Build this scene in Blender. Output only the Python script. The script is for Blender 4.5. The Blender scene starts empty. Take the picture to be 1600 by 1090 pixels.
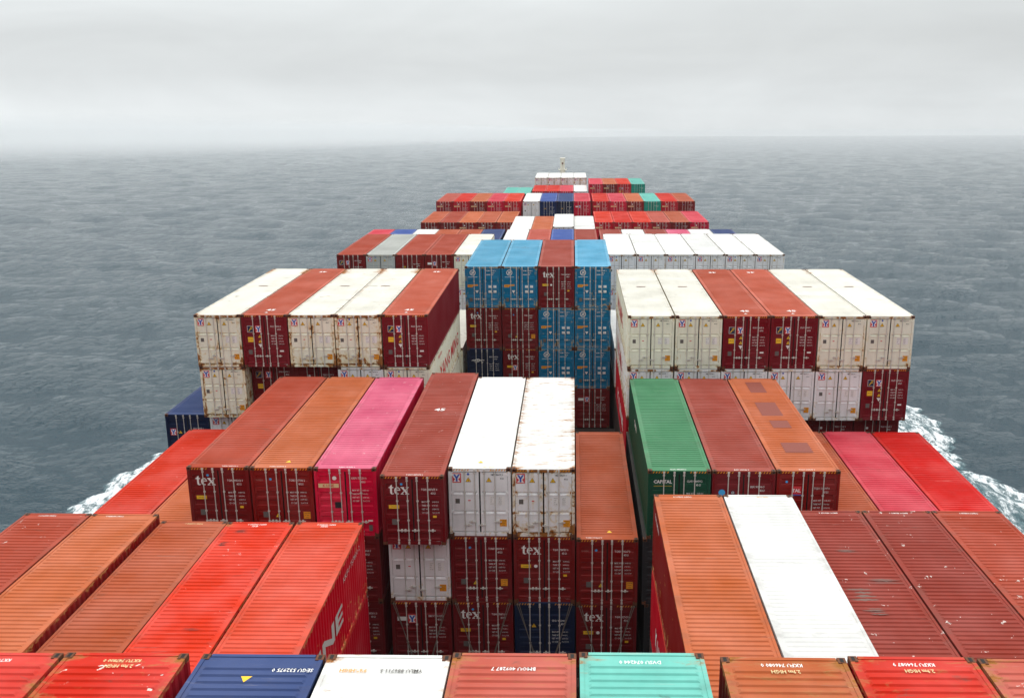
import bpy, math, random
import numpy as np
from mathutils import Matrix, Vector

# ------------------------------------------------------------------ camera, sky, sun, exposure
sc = bpy.context.scene
COL = sc.collection
F_PX, PIT, YAW, ROL = 1461.58, 0.251985, -0.022028, 0.004129
CAM = Vector((2.374, 0.0, 40.0))
cam = bpy.data.cameras.new('camera')
camo = bpy.data.objects.new('camera', cam); COL.objects.link(camo)
fw = Vector((math.sin(YAW)*math.cos(PIT), math.cos(YAW)*math.cos(PIT), -math.sin(PIT)))
xh = Vector((math.cos(YAW), -math.sin(YAW), 0)); uh = xh.cross(fw)
R_ = math.cos(ROL)*xh - math.sin(ROL)*uh; U_ = math.sin(ROL)*xh + math.cos(ROL)*uh
M = Matrix((R_, U_, -fw)).transposed().to_4x4(); M.translation = CAM
camo.matrix_world = M
cam.sensor_width = 36; cam.lens = 36*F_PX/1600
cam.shift_x = -(863.76-800)/1600; cam.shift_y = (526.52-545)/1600
cam.clip_start = 0.1; cam.clip_end = 40000
sc.camera = camo
sc.view_settings.view_transform = 'Standard'; sc.view_settings.look = 'None'
sc.view_settings.exposure = 0.0; sc.view_settings.gamma = 1.0
sc.cycles.volume_bounces = 3
sc.cycles.max_bounces = 6
sc.cycles.transparent_max_bounces = 12

SUN_EL, SUN_AZ = math.radians(56), math.radians(12)      # veiled sun, ahead of the ship
world = bpy.data.worlds.new('World'); sc.world = world; world.use_nodes = True
wt = world.node_tree; wt.nodes.clear()
def wn(t, **k):
    n = wt.nodes.new(t)
    for a, b in k.items(): setattr(n, a, b)
    return n
def wl(a, b): wt.links.new(a, b)
def wmath(op, a, b=None, c=None):
    n = wn('ShaderNodeMath', operation=op)
    for i, v in enumerate((a, b, c)):
        if v is None: continue
        if isinstance(v, (int, float)): n.inputs[i].default_value = v
        else: wl(v, n.inputs[i])
    return n.outputs[0]
tc = wn('ShaderNodeTexCoord'); sep = wn('ShaderNodeSeparateXYZ'); wl(tc.outputs['Generated'], sep.inputs[0])
sky = wn('ShaderNodeTexSky', sky_type='NISHITA'); sky.sun_disc = False
sky.sun_elevation = SUN_EL; sky.sun_rotation = SUN_AZ; sky.air_density = 1.0; sky.dust_density = 4.0
# overcast deck: brightness grows from the horizon towards the zenith
ramp = wn('ShaderNodeValToRGB'); cr = ramp.color_ramp
zz = wmath('MULTIPLY_ADD', sep.outputs[2], 0.5, 0.5); wl(zz, ramp.inputs[0])
stops = [(0.0, .40), (0.47, .62), (0.481, .76), (0.492, .775), (0.501, .745), (0.511, .68), (0.528, .65), (0.55, .71), (0.62, .95), (0.80, 1.7), (1.0, 2.1)]
cr.elements[0].position, cr.elements[0].color = stops[0][0], (stops[0][1]/2.2,)*3+(1,)
cr.elements[1].position, cr.elements[1].color = stops[-1][0], (stops[-1][1]/2.2,)*3+(1,)
for p, v in stops[1:-1]:
    e = cr.elements.new(p); e.color = (v/2.2*.955, v/2.2*1.0, v/2.2*1.015, 1)
mp = wn('ShaderNodeMapping'); mp.inputs['Scale'].default_value = (2.0, 2.0, 6.5); mp.inputs['Location'].default_value = (3.1, .4, .3)
wl(tc.outputs['Generated'], mp.inputs[0])
n1 = wn('ShaderNodeTexNoise'); n1.inputs['Scale'].default_value = 1.7; n1.inputs['Detail'].default_value = 7; n1.inputs['Distortion'].default_value = .5; n1.inputs['Roughness'].default_value = .55
wl(mp.outputs[0], n1.inputs['Vector'])
mp2 = wn('ShaderNodeMapping'); mp2.inputs['Scale'].default_value = (1.2, 1.2, 26.0); mp2.inputs['Location'].default_value = (.2, 1.4, 5.3)
wl(tc.outputs['Generated'], mp2.inputs[0])
n2 = wn('ShaderNodeTexNoise'); n2.inputs['Scale'].default_value = 3.0; n2.inputs['Detail'].default_value = 4
wl(mp2.outputs[0], n2.inputs['Vector'])
cl = wmath('ADD', wmath('MULTIPLY_ADD', n1.outputs[0], .38, .81), wmath('MULTIPLY_ADD', n2.outputs[0], .05, -.025))
# the cloud is thinner (brighter) ahead and to port, thicker behind the ship
ahead = wmath('MULTIPLY_ADD', sep.outputs[1], .25, .82)
port = wmath('MULTIPLY_ADD', sep.outputs[0], -.10, 1.0)
br = wmath('MULTIPLY', wmath('MULTIPLY', cl, ahead), wmath('MULTIPLY', port, 2.26))
mul = wn('ShaderNodeVectorMath', operation='SCALE'); wl(ramp.outputs[0], mul.inputs[0]); wl(br, mul.inputs['Scale'])
addv = wn('ShaderNodeVectorMath', operation='SCALE'); wl(sky.outputs[0], addv.inputs[0]); addv.inputs['Scale'].default_value = 0.006
summ = wn('ShaderNodeVectorMath', operation='ADD'); wl(mul.outputs[0], summ.inputs[0]); wl(addv.outputs[0], summ.inputs[1])
bg = wn('ShaderNodeBackground'); wl(summ.outputs[0], bg.inputs[0]); bg.inputs[1].default_value = 1.0
wo = wn('ShaderNodeOutputWorld'); wl(bg.outputs[0], wo.inputs[0])

sun = bpy.data.lights.new('sun', 'SUN'); sun.energy = 1.5; sun.angle = math.radians(40); sun.color = (1, .965, .92)
suno = bpy.data.objects.new('sun', sun); COL.objects.link(suno)
sd = Vector((math.sin(SUN_AZ)*math.cos(SUN_EL), math.cos(SUN_AZ)*math.cos(SUN_EL), math.sin(SUN_EL)))
suno.rotation_euler = sd.to_track_quat('Z', 'Y').to_euler(); suno.location = (0, 40, 120)

TRIM = math.radians(2.12)        # the ship trims by the stern: the sea falls away towards the bow
def sea_z(y): return -math.tan(TRIM)*y

# ------------------------------------------------------------------ materials
def lin(c):
    return tuple(((v/255)/12.92 if v <= 10 else (((v/255)+.055)/1.055)**2.4) for v in c)
def newmat(name):
    m = bpy.data.materials.new(name); m.use_nodes = True
    nt = m.node_tree; nt.nodes.clear()
    return m, nt
class N:
    def __init__(s, nt): s.nt = nt
    def n(s, t, **k):
        x = s.nt.nodes.new(t)
        for a, b in k.items(): setattr(x, a, b)
        return x
    def l(s, a, b): s.nt.links.new(a, b)
    def m(s, op, a, b=None, c=None, clamp=False):
        x = s.n('ShaderNodeMath', operation=op, use_clamp=clamp)
        for i, v in enumerate((a, b, c)):
            if v is None: continue
            if isinstance(v, (int, float)): x.inputs[i].default_value = v
            else: s.l(v, x.inputs[i])
        return x.outputs[0]
    def noise(s, vec, scale, detail=4, rough=.55, dist=0, sc=None, off=None):
        if sc is not None:
            mm = s.n('ShaderNodeMapping'); mm.inputs['Scale'].default_value = sc; s.l(vec, mm.inputs[0]); vec = mm.outputs[0]
        if off is not None:
            aa = s.n('ShaderNodeVectorMath', operation='ADD'); s.l(vec, aa.inputs[0]); s.l(off, aa.inputs[1]); vec = aa.outputs[0]
        x = s.n('ShaderNodeTexNoise'); x.inputs['Scale'].default_value = scale; x.inputs['Detail'].default_value = detail
        x.inputs['Roughness'].default_value = rough; x.inputs['Distortion'].default_value = dist
        s.l(vec, x.inputs['Vector']); return x.outputs[0]
    def mixc(s, f, a, b):
        x = s.n('ShaderNodeMix', data_type='RGBA')
        if isinstance(f, (int, float)): x.inputs[0].default_value = f
        else: s.l(f, x.inputs[0])
        for i, v in ((6, a), (7, b)):
            if isinstance(v, tuple): x.inputs[i].default_value = v if len(v) == 4 else v+(1,)
            else: s.l(v, x.inputs[i])
        return x.outputs[2]
    def ss(s, v, a, b):
        x = s.n('ShaderNodeMapRange', interpolation_type='SMOOTHSTEP'); s.l(v, x.inputs[0])
        x.inputs[1].default_value = a; x.inputs[2].default_value = b; return x.outputs[0]
    def attr(s, name):
        x = s.n('ShaderNodeAttribute', attribute_type='OBJECT', attribute_name=name); return x.outputs['Fac']

def paint_material(name, roof):
    m, nt = newmat(name); g = N(nt)
    oi = g.n('ShaderNodeObjectInfo'); tcn = g.n('ShaderNodeTexCoord'); P = tcn.outputs['Object']
    rnd = g.n('ShaderNodeCombineXYZ')
    r100 = g.m('MULTIPLY', oi.outputs['Random'], 97.0)
    g.l(r100, rnd.inputs[0]); g.l(g.m('MULTIPLY', r100, 3.7), rnd.inputs[1]); g.l(r100, rnd.inputs[2]); OFF = rnd.outputs[0]
    base = oi.outputs['Color']
    # uneven fading and grime
    big = g.noise(P, .55, 3, .5, off=OFF)
    fine = g.noise(P, 5.0, 5, .65, off=OFF)
    if roof: streak = g.noise(P, 2.0, 3, .6, sc=(1.2, .18, 1), off=OFF)
    else: streak = g.noise(P, 3.0, 3, .6, sc=(2.6, 2.6, .22), off=OFF)
    val = g.m('ADD', g.m('MULTIPLY_ADD', big, .34 if not roof else .46, .66 if not roof else .60), g.m('ADD', g.m('MULTIPLY', fine, .16), g.m('MULTIPLY', streak, .18)))
    hsv = g.n('ShaderNodeHueSaturation'); g.l(base, hsv.inputs['Color']); g.l(val, hsv.inputs['Value'])
    g.l(g.m('MULTIPLY_ADD', big, -.25, 1.13), hsv.inputs['Saturation'])
    col = hsv.outputs[0]
    if roof:      # each pressed sheet has taken the weather a little differently
        sy = g.n('ShaderNodeSeparateXYZ'); g.l(P, sy.inputs[0])
        wn_ = g.n('ShaderNodeTexWhiteNoise', noise_dimensions='1D'); g.l(g.m('ADD', g.m('FLOOR', g.m('MULTIPLY', sy.outputs[1], .93)), r100), wn_.inputs['W'])
        h2 = g.n('ShaderNodeHueSaturation'); g.l(col, h2.inputs['Color']); g.l(g.m('MULTIPLY_ADD', wn_.outputs['Value'], .09, .955), h2.inputs['Value']); col = h2.outputs[0]
        gut = g.m('MULTIPLY', g.ss(g.m('ABSOLUTE', sy.outputs[0]), .90, 1.12), g.ss(g.noise(P, 2.2, 4, .6, sc=(.3, 1, 1), off=OFF), .42, .66))
        col = g.mixc(g.m('MULTIPLY', gut, .24), col, (.09, .065, .05))
    # dark grime specks
    grime = g.ss(g.noise(P, 9.0, 6, .75, off=OFF), .64, .78)
    col = g.mixc(g.m('MULTIPLY', grime, .35), col, (.05, .042, .036))
    if roof:      # long pale scuffs across the ribs
        scuff = g.ss(g.noise(P, 1.0, 6, .75, sc=(.45, 9.0, 1), off=OFF), .60, .74)
        col = g.mixc(g.m('MULTIPLY', scuff, .28), col, (.55, .46, .40))
    # rust
    rust = g.attr('rust')
    if roof:
        rn = g.noise(P, 1.6, 7, .72, dist=.4, sc=(.8, 2.6, 1), off=OFF)
        sp = g.n('ShaderNodeSeparateXYZ'); g.l(P, sp.inputs[0])
        edge = g.ss(g.m('ABSOLUTE', sp.outputs[0]), .95, 1.21)
        rn = g.m('ADD', rn, g.m('MULTIPLY', edge, .09))
    else:
        rn = g.m('ADD', g.m('MULTIPLY', g.noise(P, 2.3, 7, .66, dist=.8, off=OFF), .75), g.m('MULTIPLY', g.noise(P, 1.1, 4, .6, sc=(4.0, 4.0, .45), off=OFF), .35))
    lo = g.m('MULTIPLY_ADD', rust, -.30, .82)
    sz = g.n('ShaderNodeSeparateXYZ'); g.l(P, sz.inputs[0])
    if roof:
        ends = g.m('MAXIMUM', g.ss(sz.outputs[1], .5, .05), g.ss(sz.outputs[1], 11.6, 12.15)); cx = g.ss(g.m('ABSOLUTE', sz.outputs[0]), .4, 1.15)
        rn = g.m('ADD', rn, g.m('MULTIPLY', g.m('MULTIPLY', ends, cx), .16))
        smud = g.m('MULTIPLY', g.ss(g.noise(P, 1.0, 5, .7, dist=.8, sc=(.7, 1.6, 1), off=OFF), .60, .72), g.m('MULTIPLY_ADD', g.ss(rust, .04, .3), .35, .22))
        col = g.mixc(smud, col, (.10, .075, .055))
    else:
        low = g.m('MULTIPLY', g.ss(sz.outputs[2], 1.1, .2), .08); top = g.m('MULTIPLY', g.ss(sz.outputs[2], 2.6, 2.8), .12)
        ax = g.m('ABSOLUTE', sz.outputs[0])
        edge = g.m('MULTIPLY', g.m('MAXIMUM', g.ss(ax, .16, .02), g.ss(ax, .90, 1.06)), .085)
        seam = g.m('MULTIPLY', g.ss(g.m('ABSOLUTE', g.m('SUBTRACT', g.m('FRACT', g.m('MULTIPLY', g.m('SUBTRACT', sz.outputs[2], .10), 1.15)), .06)), .10, .0), .05)
        rn = g.m('ADD', g.m('ADD', rn, g.m('ADD', edge, seam)), g.m('ADD', low, top))
        rn = g.m('SUBTRACT', rn, .055)
    d = g.m('SUBTRACT', rn, lo)
    rf = g.ss(d, 0.0, .05); rh = g.ss(d, -.12, .03)
    rcol = g.mixc(g.noise(P, 11, 5, .7, off=OFF), (.13, .038, .011), (.46, .19, .045))
    stain = g.mixc(g.m('MULTIPLY', rh, .6), col, (.62, .44, .15) if not roof else (.36, .17, .06))
    has = g.m('GREATER_THAN', rust, .001)
    col = g.mixc(g.m('MULTIPLY', has, rf), g.mixc(has, col, stain), rcol)
    # pale chips / droppings
    chips = g.attr('chips')
    vo = g.n('ShaderNodeTexVoronoi'); vo.inputs['Scale'].default_value = 2.6
    va = g.n('ShaderNodeVectorMath', operation='ADD'); g.l(P, va.inputs[0]); g.l(OFF, va.inputs[1])
    vd = g.n('ShaderNodeVectorMath', operation='ADD'); g.l(va.outputs[0], vd.inputs[0])
    nz = g.n('ShaderNodeTexNoise'); nz.inputs['Scale'].default_value = 9; g.l(va.outputs[0], nz.inputs['Vector'])
    nzs = g.n('ShaderNodeVectorMath', operation='SCALE'); g.l(nz.outputs['Color'], nzs.inputs[0]); nzs.inputs['Scale'].default_value = .5
    g.l(nzs.outputs[0], vd.inputs[1]); g.l(vd.outputs[0], vo.inputs['Vector'])
    spc = g.n('ShaderNodeSeparateColor'); g.l(vo.outputs['Color'], spc.inputs[0])
    lim = g.m('MULTIPLY', g.ss(spc.outputs[0], .45, 1.0), .17)
    cf = g.m('MULTIPLY', g.m('LESS_THAN', vo.outputs['Distance'], lim), g.m('MULTIPLY', chips, g.m('GREATER_THAN', fine, .40)))
    col = g.mixc(cf, col, (.72, .68, .62))
    b = g.n('ShaderNodeBsdfPrincipled'); g.l(col, b.inputs['Base Color'])
    g.l(g.m('ADD', g.m('MULTIPLY_ADD', fine, .2, .46 if not roof else .58), g.m('MULTIPLY', rf, .2)), b.inputs['Roughness'])
    b.inputs['Specular IOR Level'].default_value = .14
    bp = g.n('ShaderNodeBump'); bp.inputs['Strength'].default_value = .35 if not roof else .7; bp.inputs['Distance'].default_value = .02
    g.l(g.m('ADD', g.noise(P, 1.8, 3, .5, off=OFF), g.m('MULTIPLY', rf, .25)), bp.inputs['Height']); g.l(bp.outputs[0], b.inputs['Normal'])
    o = g.n('ShaderNodeOutputMaterial'); g.l(b.outputs[0], o.inputs[0])
    return m
PAINT = paint_material('container_paint', False)
ROOFP = paint_material('container_roof_paint', True)
def flat(name, rgb, rough=.6, metal=0, var=.25, scale=14.0, linear=False):
    m, nt = newmat(name); g = N(nt)
    c = rgb if linear else lin(rgb)
    tcn = g.n('ShaderNodeTexCoord')
    v = g.noise(tcn.outputs['Object'], scale, 4, .65)
    h = g.n('ShaderNodeHueSaturation'); h.inputs['Color'].default_value = c+(1,); g.l(g.m('MULTIPLY_ADD', v, var*2, 1-var), h.inputs['Value'])
    b = g.n('ShaderNodeBsdfPrincipled'); g.l(h.outputs[0], b.inputs['Base Color']); b.inputs['Roughness'].default_value = rough; b.inputs['Specular IOR Level'].default_value = .2; b.inputs['Metallic'].default_value = metal
    o = g.n('ShaderNodeOutputMaterial'); g.l(b.outputs[0], o.inputs[0])
    return m
MAT = dict(
    white=flat('white_vinyl', (.80, .79, .76), linear=True, var=.12), dull=flat('worn_white_lettering', (.46, .43, .40), linear=True), cream=flat('cream_vinyl', (.72, .58, .30), linear=True),
    black=flat('black_vinyl', (.025, .025, .028), linear=True), yellow=flat('yellow_vinyl', (.82, .50, .03), linear=True),
    orange=flat('orange_vinyl', (.75, .30, .02), linear=True), red=flat('red_vinyl', (.62, .04, .05), linear=True),
    blue=flat('blue_vinyl', (.05, .10, .42), linear=True), sky=flat('sky_blue_vinyl', (.06, .36, .72), linear=True),
    grey=flat('grey_plate', (.13, .12, .11), linear=True), darkblue=flat('dark_blue_vinyl', (.012, .02, .06), linear=True),
    dim=flat('faded_lettering', (.30, .16, .13), linear=True), steel=flat('galvanised_steel', (.58, .55, .50), linear=True, rough=.5, metal=.1),
    casting=flat('rusty_casting', (.13, .05, .026), linear=True, rough=.8, var=.5), gasket=flat('black_gasket', (.012, .011, .011), linear=True),
    patch=flat('brown_patch_paint', (.20, .045, .028), linear=True), deck=flat('deck_paint', (.05, .035, .03), linear=True, var=.4, scale=1.5),
    scuff=flat('grey_scuff', (.15, .085, .068), linear=True, var=.5), paleworn=flat('pale_worn_paint', (.62, .26, .19), linear=True), soot=flat('dark_scuff', (.07, .02, .014), linear=True, var=.5), hull=flat('hull_paint', (.02, .025, .035), linear=True), house=flat('house_paint', (.55, .53, .47), linear=True, var=.1),
    mast=flat('mast_paint', (.80, .77, .66), linear=True, var=.1), rod=flat('lashing_steel', (.20, .17, .14), linear=True, rough=.5, metal=.3), hole_shade=flat('casting_hole_shade', (.008, .006, .005), linear=True),
    glass=flat('window_glass', (.03, .04, .05), linear=True, rough=.1))

# ------------------------------------------------------------------ mesh helpers
class MB:
    def __init__(s): s.v = []; s.f = []; s.mi = []
    def add(s, vs, fs, mi=0):
        o = len(s.v); s.v += vs
        for f in fs: s.f.append(tuple(i+o for i in f)); s.mi.append(mi)
    def box(s, x0, x1, y0, y1, z0, z1, mi=0):
        s.add([(x0,y0,z0),(x1,y0,z0),(x1,y1,z0),(x0,y1,z0),(x0,y0,z1),(x1,y0,z1),(x1,y1,z1),(x0,y1,z1)],
              [(0,3,2,1),(4,5,6,7),(0,1,5,4),(1,2,6,5),(2,3,7,6),(3,0,4,7)], mi)
    def tube(s, a, b, r, n=6, mi=0):
        a = Vector(a); b = Vector(b); d = (b-a).normalized()
        p = d.orthogonal().normalized(); q = d.cross(p)
        vs = []
        for c in (a, b):
            for i in range(n):
                t = 2*math.pi*i/n; vs.append(tuple(c + r*(math.cos(t)*p + math.sin(t)*q)))
        fs = [(i, (i+1) % n, n+(i+1) % n, n+i) for i in range(n)] + [tuple(range(n))[::-1], tuple(range(n, 2*n))]
        s.add(vs, fs, mi)
    def poly(s, pts, mi=0): s.add(list(pts), [tuple(range(len(pts)))], mi)
    def mesh(s, name, mats):
        me = bpy.data.meshes.new(name); me.from_pydata(s.v, [], s.f); me.update()
        for m in mats: me.materials.append(m)
        if len(mats) > 1: me.polygons.foreach_set('material_index', s.mi)
        return me
def link(name, me, parent=None, loc=None):
    o = bpy.data.objects.new(name, me); COL.objects.link(o)
    if parent: o.parent = parent
    if loc: o.location = loc
    return o

HW = 1.219          # half width
HT = 2.87           # tall box
HS = 2.58           # standard box
def body_mesh(L, H):
    b = MB()
    # posts, rails, headers and sills (end posts stay 1 mm inside the castings)
    for sx in (-1, 1):
        for y0, y1 in ((.004, .12), (L-.12, L-.004)):
            x0, x1 = sorted((sx*(HW-.004), sx*(HW-.11))); b.box(x0, x1, y0, y1, .118, H-.118)
        x0, x1 = sorted((sx*(HW-.008), sx*(HW-.09)))
        b.box(x0, x1, .178, L-.178, H-.10, H-.012); b.box(x0, x1, .178, L-.178, .02, .16)
    for y0, y1 in ((.006, .09), (L-.09, L-.006)):
        b.box(-HW+.178, HW-.178, y0, y1, H-.135, H-.006); b.box(-HW+.178, HW-.178, y0, y1, .015, .15)
    for sx in (-1, 1):
        for y0 in (0, L-.178):
            x0, x1 = sorted((sx*HW, sx*(HW-.162))); b.box(x0, x1, y0, y0+.178, 0, .118, 1)
    # corrugated side walls
    P = .278; n = int((L-.24)/P); y = .12
    prof = []
    for i in range(n):
        for f, dx in ((0, .012), (.26, .012), (.5, .048), (.76, .048)): prof.append((y+f*P*((L-.24)/(n*P)) + i*(L-.24)/n, dx))
    prof.append((L-.12, .012))
    for sx in (-1, 1):
        vs = [(sx*(HW-d), yy, zz) for zz in (.155, H-.098) for yy, d in prof]; k = len(prof)
        b.add(vs, [((i, i+1, k+i+1, k+i) if sx > 0 else (i+1, i, k+i, k+i+1)) for i in range(k-1)])
    # corrugated front (far) wall
    prof = []; n = 8; w = 2*HW-.22
    for i in range(n):
        for f, d in ((0, .02), (.26, .02), (.5, .06), (.76, .06)): prof.append((-HW+.11+(i+f)*w/n, d))
    prof.append((HW-.11, .02)); k = len(prof)
    b.add([(x, L-d, zz) for zz in (.15, H-.135) for x, d in prof], [(i+1, i, k+i, k+i+1) for i in range(k-1)])
    b.box(-HW+.09, HW-.09, .09, L-.09, .10, .15)
    return b.mesh('container_body', [PAINT, MAT['casting']])
def roof_mesh(L, H, h=.021):
    b = MB(); z = H-.018; x1 = HW-.088; xr = HW-.17; n = int(round((L-.75)/.215)); p = (L-.75)/n
    ys = [.092, .375]
    # plain end plates and side margins, ribs between with sloping ends
    b.poly([(-x1,.092,z),(x1,.092,z),(x1,.375,z),(-x1,.375,z)]); b.poly([(-x1,L-.375,z),(x1,L-.375,z),(x1,L-.092,z),(-x1,L-.092,z)])
    for sx in (-1, 1):
        q = [(sx*xr,.375,z),(sx*x1,.375,z),(sx*x1,L-.375,z),(sx*xr,L-.375,z)]; b.poly(q if sx > 0 else q[::-1])
    for i in range(n):
        y0 = .375+i*p; ya, yb, yc = y0+p*.34, y0+p*.5, y0+p*.84; y1 = y0+p
        v = [(-xr,y0,z),(xr,y0,z),(xr,ya,z),(-xr,ya,z),(xr-.05,yb,z+h),(-xr+.05,yb,z+h),(xr-.05,yc,z+h),(-xr+.05,yc,z+h),(xr,y1,z),(-xr,y1,z)]
        b.add(v, [(0,1,2,3),(3,2,4,5),(5,4,6,7),(7,6,8,9),(2,8,6,4),(9,3,5,7)])
    for sx in (-1, 1):
        x0, x1_ = sorted((sx*(HW-.006), sx*(HW-.089))); b.box(x0, x1_, .18, L-.18, H-.06, H-.004)
    for y0, y1 in ((.0045, .0915), (L-.0915, L-.0045)): b.box(-HW+.18, HW-.18, y0, y1, H-.03, H-.003)
    return b.mesh('container_roof', [ROOFP])
def casting_mesh():
    b = MB(); b.box(-.081, .081, -.089, .089, -.118, 0)
    b.box(-.034, .034, -.062, .062, 0, .0035, 1)            # near-black plates, top and ends, put in for the shade inside the apertures
    b.box(-.04, .04, -.0925, -.089, -.095, -.03, 1); b.box(-.04, .04, .089, .0925, -.095, -.03, 1)
    return b.mesh('corner_casting', [MAT['casting'], MAT['hole_shade']])
def door_mesh(H, kind):
    """one door leaf, hinge side at x=0, closing edge at x=1.08"""
    b = MB(); w = 1.068; z0, z1 = .165, H-.15; yo = .024
    b.box(0, .07, yo, yo+.04, z0, z1); b.box(w-.07, w, yo, yo+.04, z0, z1)
    if kind == 'flat':
        cuts = [z0, z0+(z1-z0)*.345, z0+(z1-z0)*.66, z1]
        prof = []
        for i in range(3): prof += [(cuts[i]+.015, .05), (cuts[i]+.05, 0), (cuts[i+1]-.05, 0), (cuts[i+1]-.015, .05)]
    else:
        prof = [(z0, 0)]; bands = [(.03,.13),(.17,.27),(.33,.355),(.43,.53),(.57,.67),(.73,.755),(.83,.93)] if kind == 'wave' else [(.04,.19),(.27,.42),(.54,.69),(.78,.93)]
        for a, c in bands:
            a = z0+(z1-z0)*a; c = z0+(z1-z0)*c; s = min(.035, (c-a)*.4)
            prof += [(a, .0), (a+s, .036), (c-s, .036), (c, .0)]
    prof = [(z0, prof[0][1])]+prof+[(z1, prof[-1][1])] if kind == 'flat' else prof+[(z1, 0)]
    k = len(prof)
    b.add([(x, yo+.004+d, zz) for zz, d in prof for x in (.07, w-.07)], [(2*i, 2*i+1, 2*i+3, 2*i+2) for i in range(k-1)])
    if kind == 'flat':        # horizontal straps beside the panel joints
        for q in cuts[1:3]: b.box(.01, w-.03, yo-.012, yo+.004, q-.115, q-.075)
    # rubber seal all round and hinges
    b.box(-.022, 0, yo+.02, yo+.05, z0, z1, 1); b.box(w, w+.03, yo+.02, yo+.05, z0, z1, 1); b.box(0, w, yo+.02, yo+.05, z1, z1+.012, 1)
    for f in ((.1, .36, .64, .9) if kind != 'flat' else (.04, .345, .66, .95)):
        zz = z0+(z1-z0)*f; b.box(-.075, .09, yo-.016, yo, zz-.045, zz+.045)
    return b.mesh('container_door', [PAINT, MAT['gasket']])
def bar_mesh(H, mat):
    b = MB(); z0, z1 = .05, H-.04
    b.tube((0,-.004,z0), (0,-.004,z1), .019, 8)
    for zz in (.20, H*.36, H*.64, H-.20): b.box(-.042, .042, .001, .0235, zz-.03, zz+.03); b.box(-.026, .026, -.026, .001, zz-.026, zz+.026)
    for zz in (.085, H-.075): b.box(-.036, .036, -.03, .02, zz-.05, zz+.04)
    return b.mesh('locking_bar', [mat])
def handle_mesh():
    b = MB(); b.box(-.03, .25, -.034, -.014, -.016, .016); b.box(.10, .17, -.02, .022, -.06, .05); b.box(-.035, .035, -.036, .012, -.03, .03)
    return b.mesh('door_handle', [MAT['steel']])
_c = {}
def cached(key, fn):
    if key not in _c: _c[key] = fn()
    return _c[key]

# ------------------------------------------------------------------ lettering, logos, plates (thin vinyl on the panel)
_txt = {}
def text_geo(s, size, bold=0.0, cond=.82):
    key = (s, size, bold, cond)
    if key not in _txt:
        c = bpy.data.curves.new('lettering', 'FONT'); c.body = s; c.size = size; c.resolution_u = 1; c.offset = bold*size
        o = bpy.data.objects.new('lettering', c); me = bpy.data.meshes.new_from_object(o)
        vs = [(v.co.x*cond, v.co.y) for v in me.vertices]; fs = [tuple(p.vertices) for p in me.polygons]
        bpy.data.objects.remove(o); bpy.data.meshes.remove(me); bpy.data.curves.remove(c)
        _txt[key] = (vs, fs)
    return _txt[key]
class Decal:
    """2-D artwork, x right and z up, thin vinyl; several materials"""
    def __init__(s): s.b = MB(); s.mats = []; s.y = 0.0
    def mi(s, m):
        if m not in s.mats: s.mats.append(m)
        return s.mats.index(m)
    def pts(s, pts, m, lay=0): s.b.poly([(x, -.0016*lay, z) for x, z in pts], s.mi(m))
    def rect(s, x, z, w, h, m, lay=0): s.pts([(x-w/2,z-h/2),(x+w/2,z-h/2),(x+w/2,z+h/2),(x-w/2,z+h/2)], m, lay)
    def tri(s, x, z, w, m, up=1, lay=0):
        q = [(x-w/2,z-up*w*.42),(x+w/2,z-up*w*.42),(x,z+up*w*.45)]; s.pts(q if up > 0 else q[::-1], m, lay)
    def disc(s, x, z, r, m, lay=0, n=16): s.pts([(x+r*math.cos(2*math.pi*i/n), z+r*math.sin(2*math.pi*i/n)) for i in range(n)], m, lay)
    def ring(s, x, z, r, t, m, lay=0, n=20):
        vs = []
        for i in range(n):
            a = 2*math.pi*i/n; vs += [(x+r*math.cos(a), -.0016*lay, z+r*math.sin(a)), (x+(r-t)*math.cos(a), -.0016*lay, z+(r-t)*math.sin(a))]
        s.b.add(vs, [(2*i, (2*i+2) % (2*n), (2*i+3) % (2*n), 2*i+1) for i in range(n)], s.mi(m))
    def line(s, pts, w, m, lay=0):
        for (xa, za), (xb, zb) in zip(pts, pts[1:]):
            dx, dz = xb-xa, zb-za; l = math.hypot(dx, dz) or 1; nx, nz = -dz/l*w/2, dx/l*w/2
            s.pts([(xa-nx,za-nz),(xb-nx,zb-nz),(xb+nx,zb+nz),(xa+nx,za+nz)], m, lay)
    def text(s, t, x, z, size, m, bold=0.0, cond=.82, lay=0, centre=False):
        vs, fs = text_geo(t, size, bold, cond)
        if not vs: return
        ox = -(min(v[0] for v in vs)+max(v[0] for v in vs))/2 if centre else 0
        s.b.add([(x+ox+vx, -.0016*lay, z+vy) for vx, vy in vs], fs, s.mi(m))
    def mesh(s, name): return s.b.mesh(name, [MAT[m] for m in s.mats])

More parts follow.
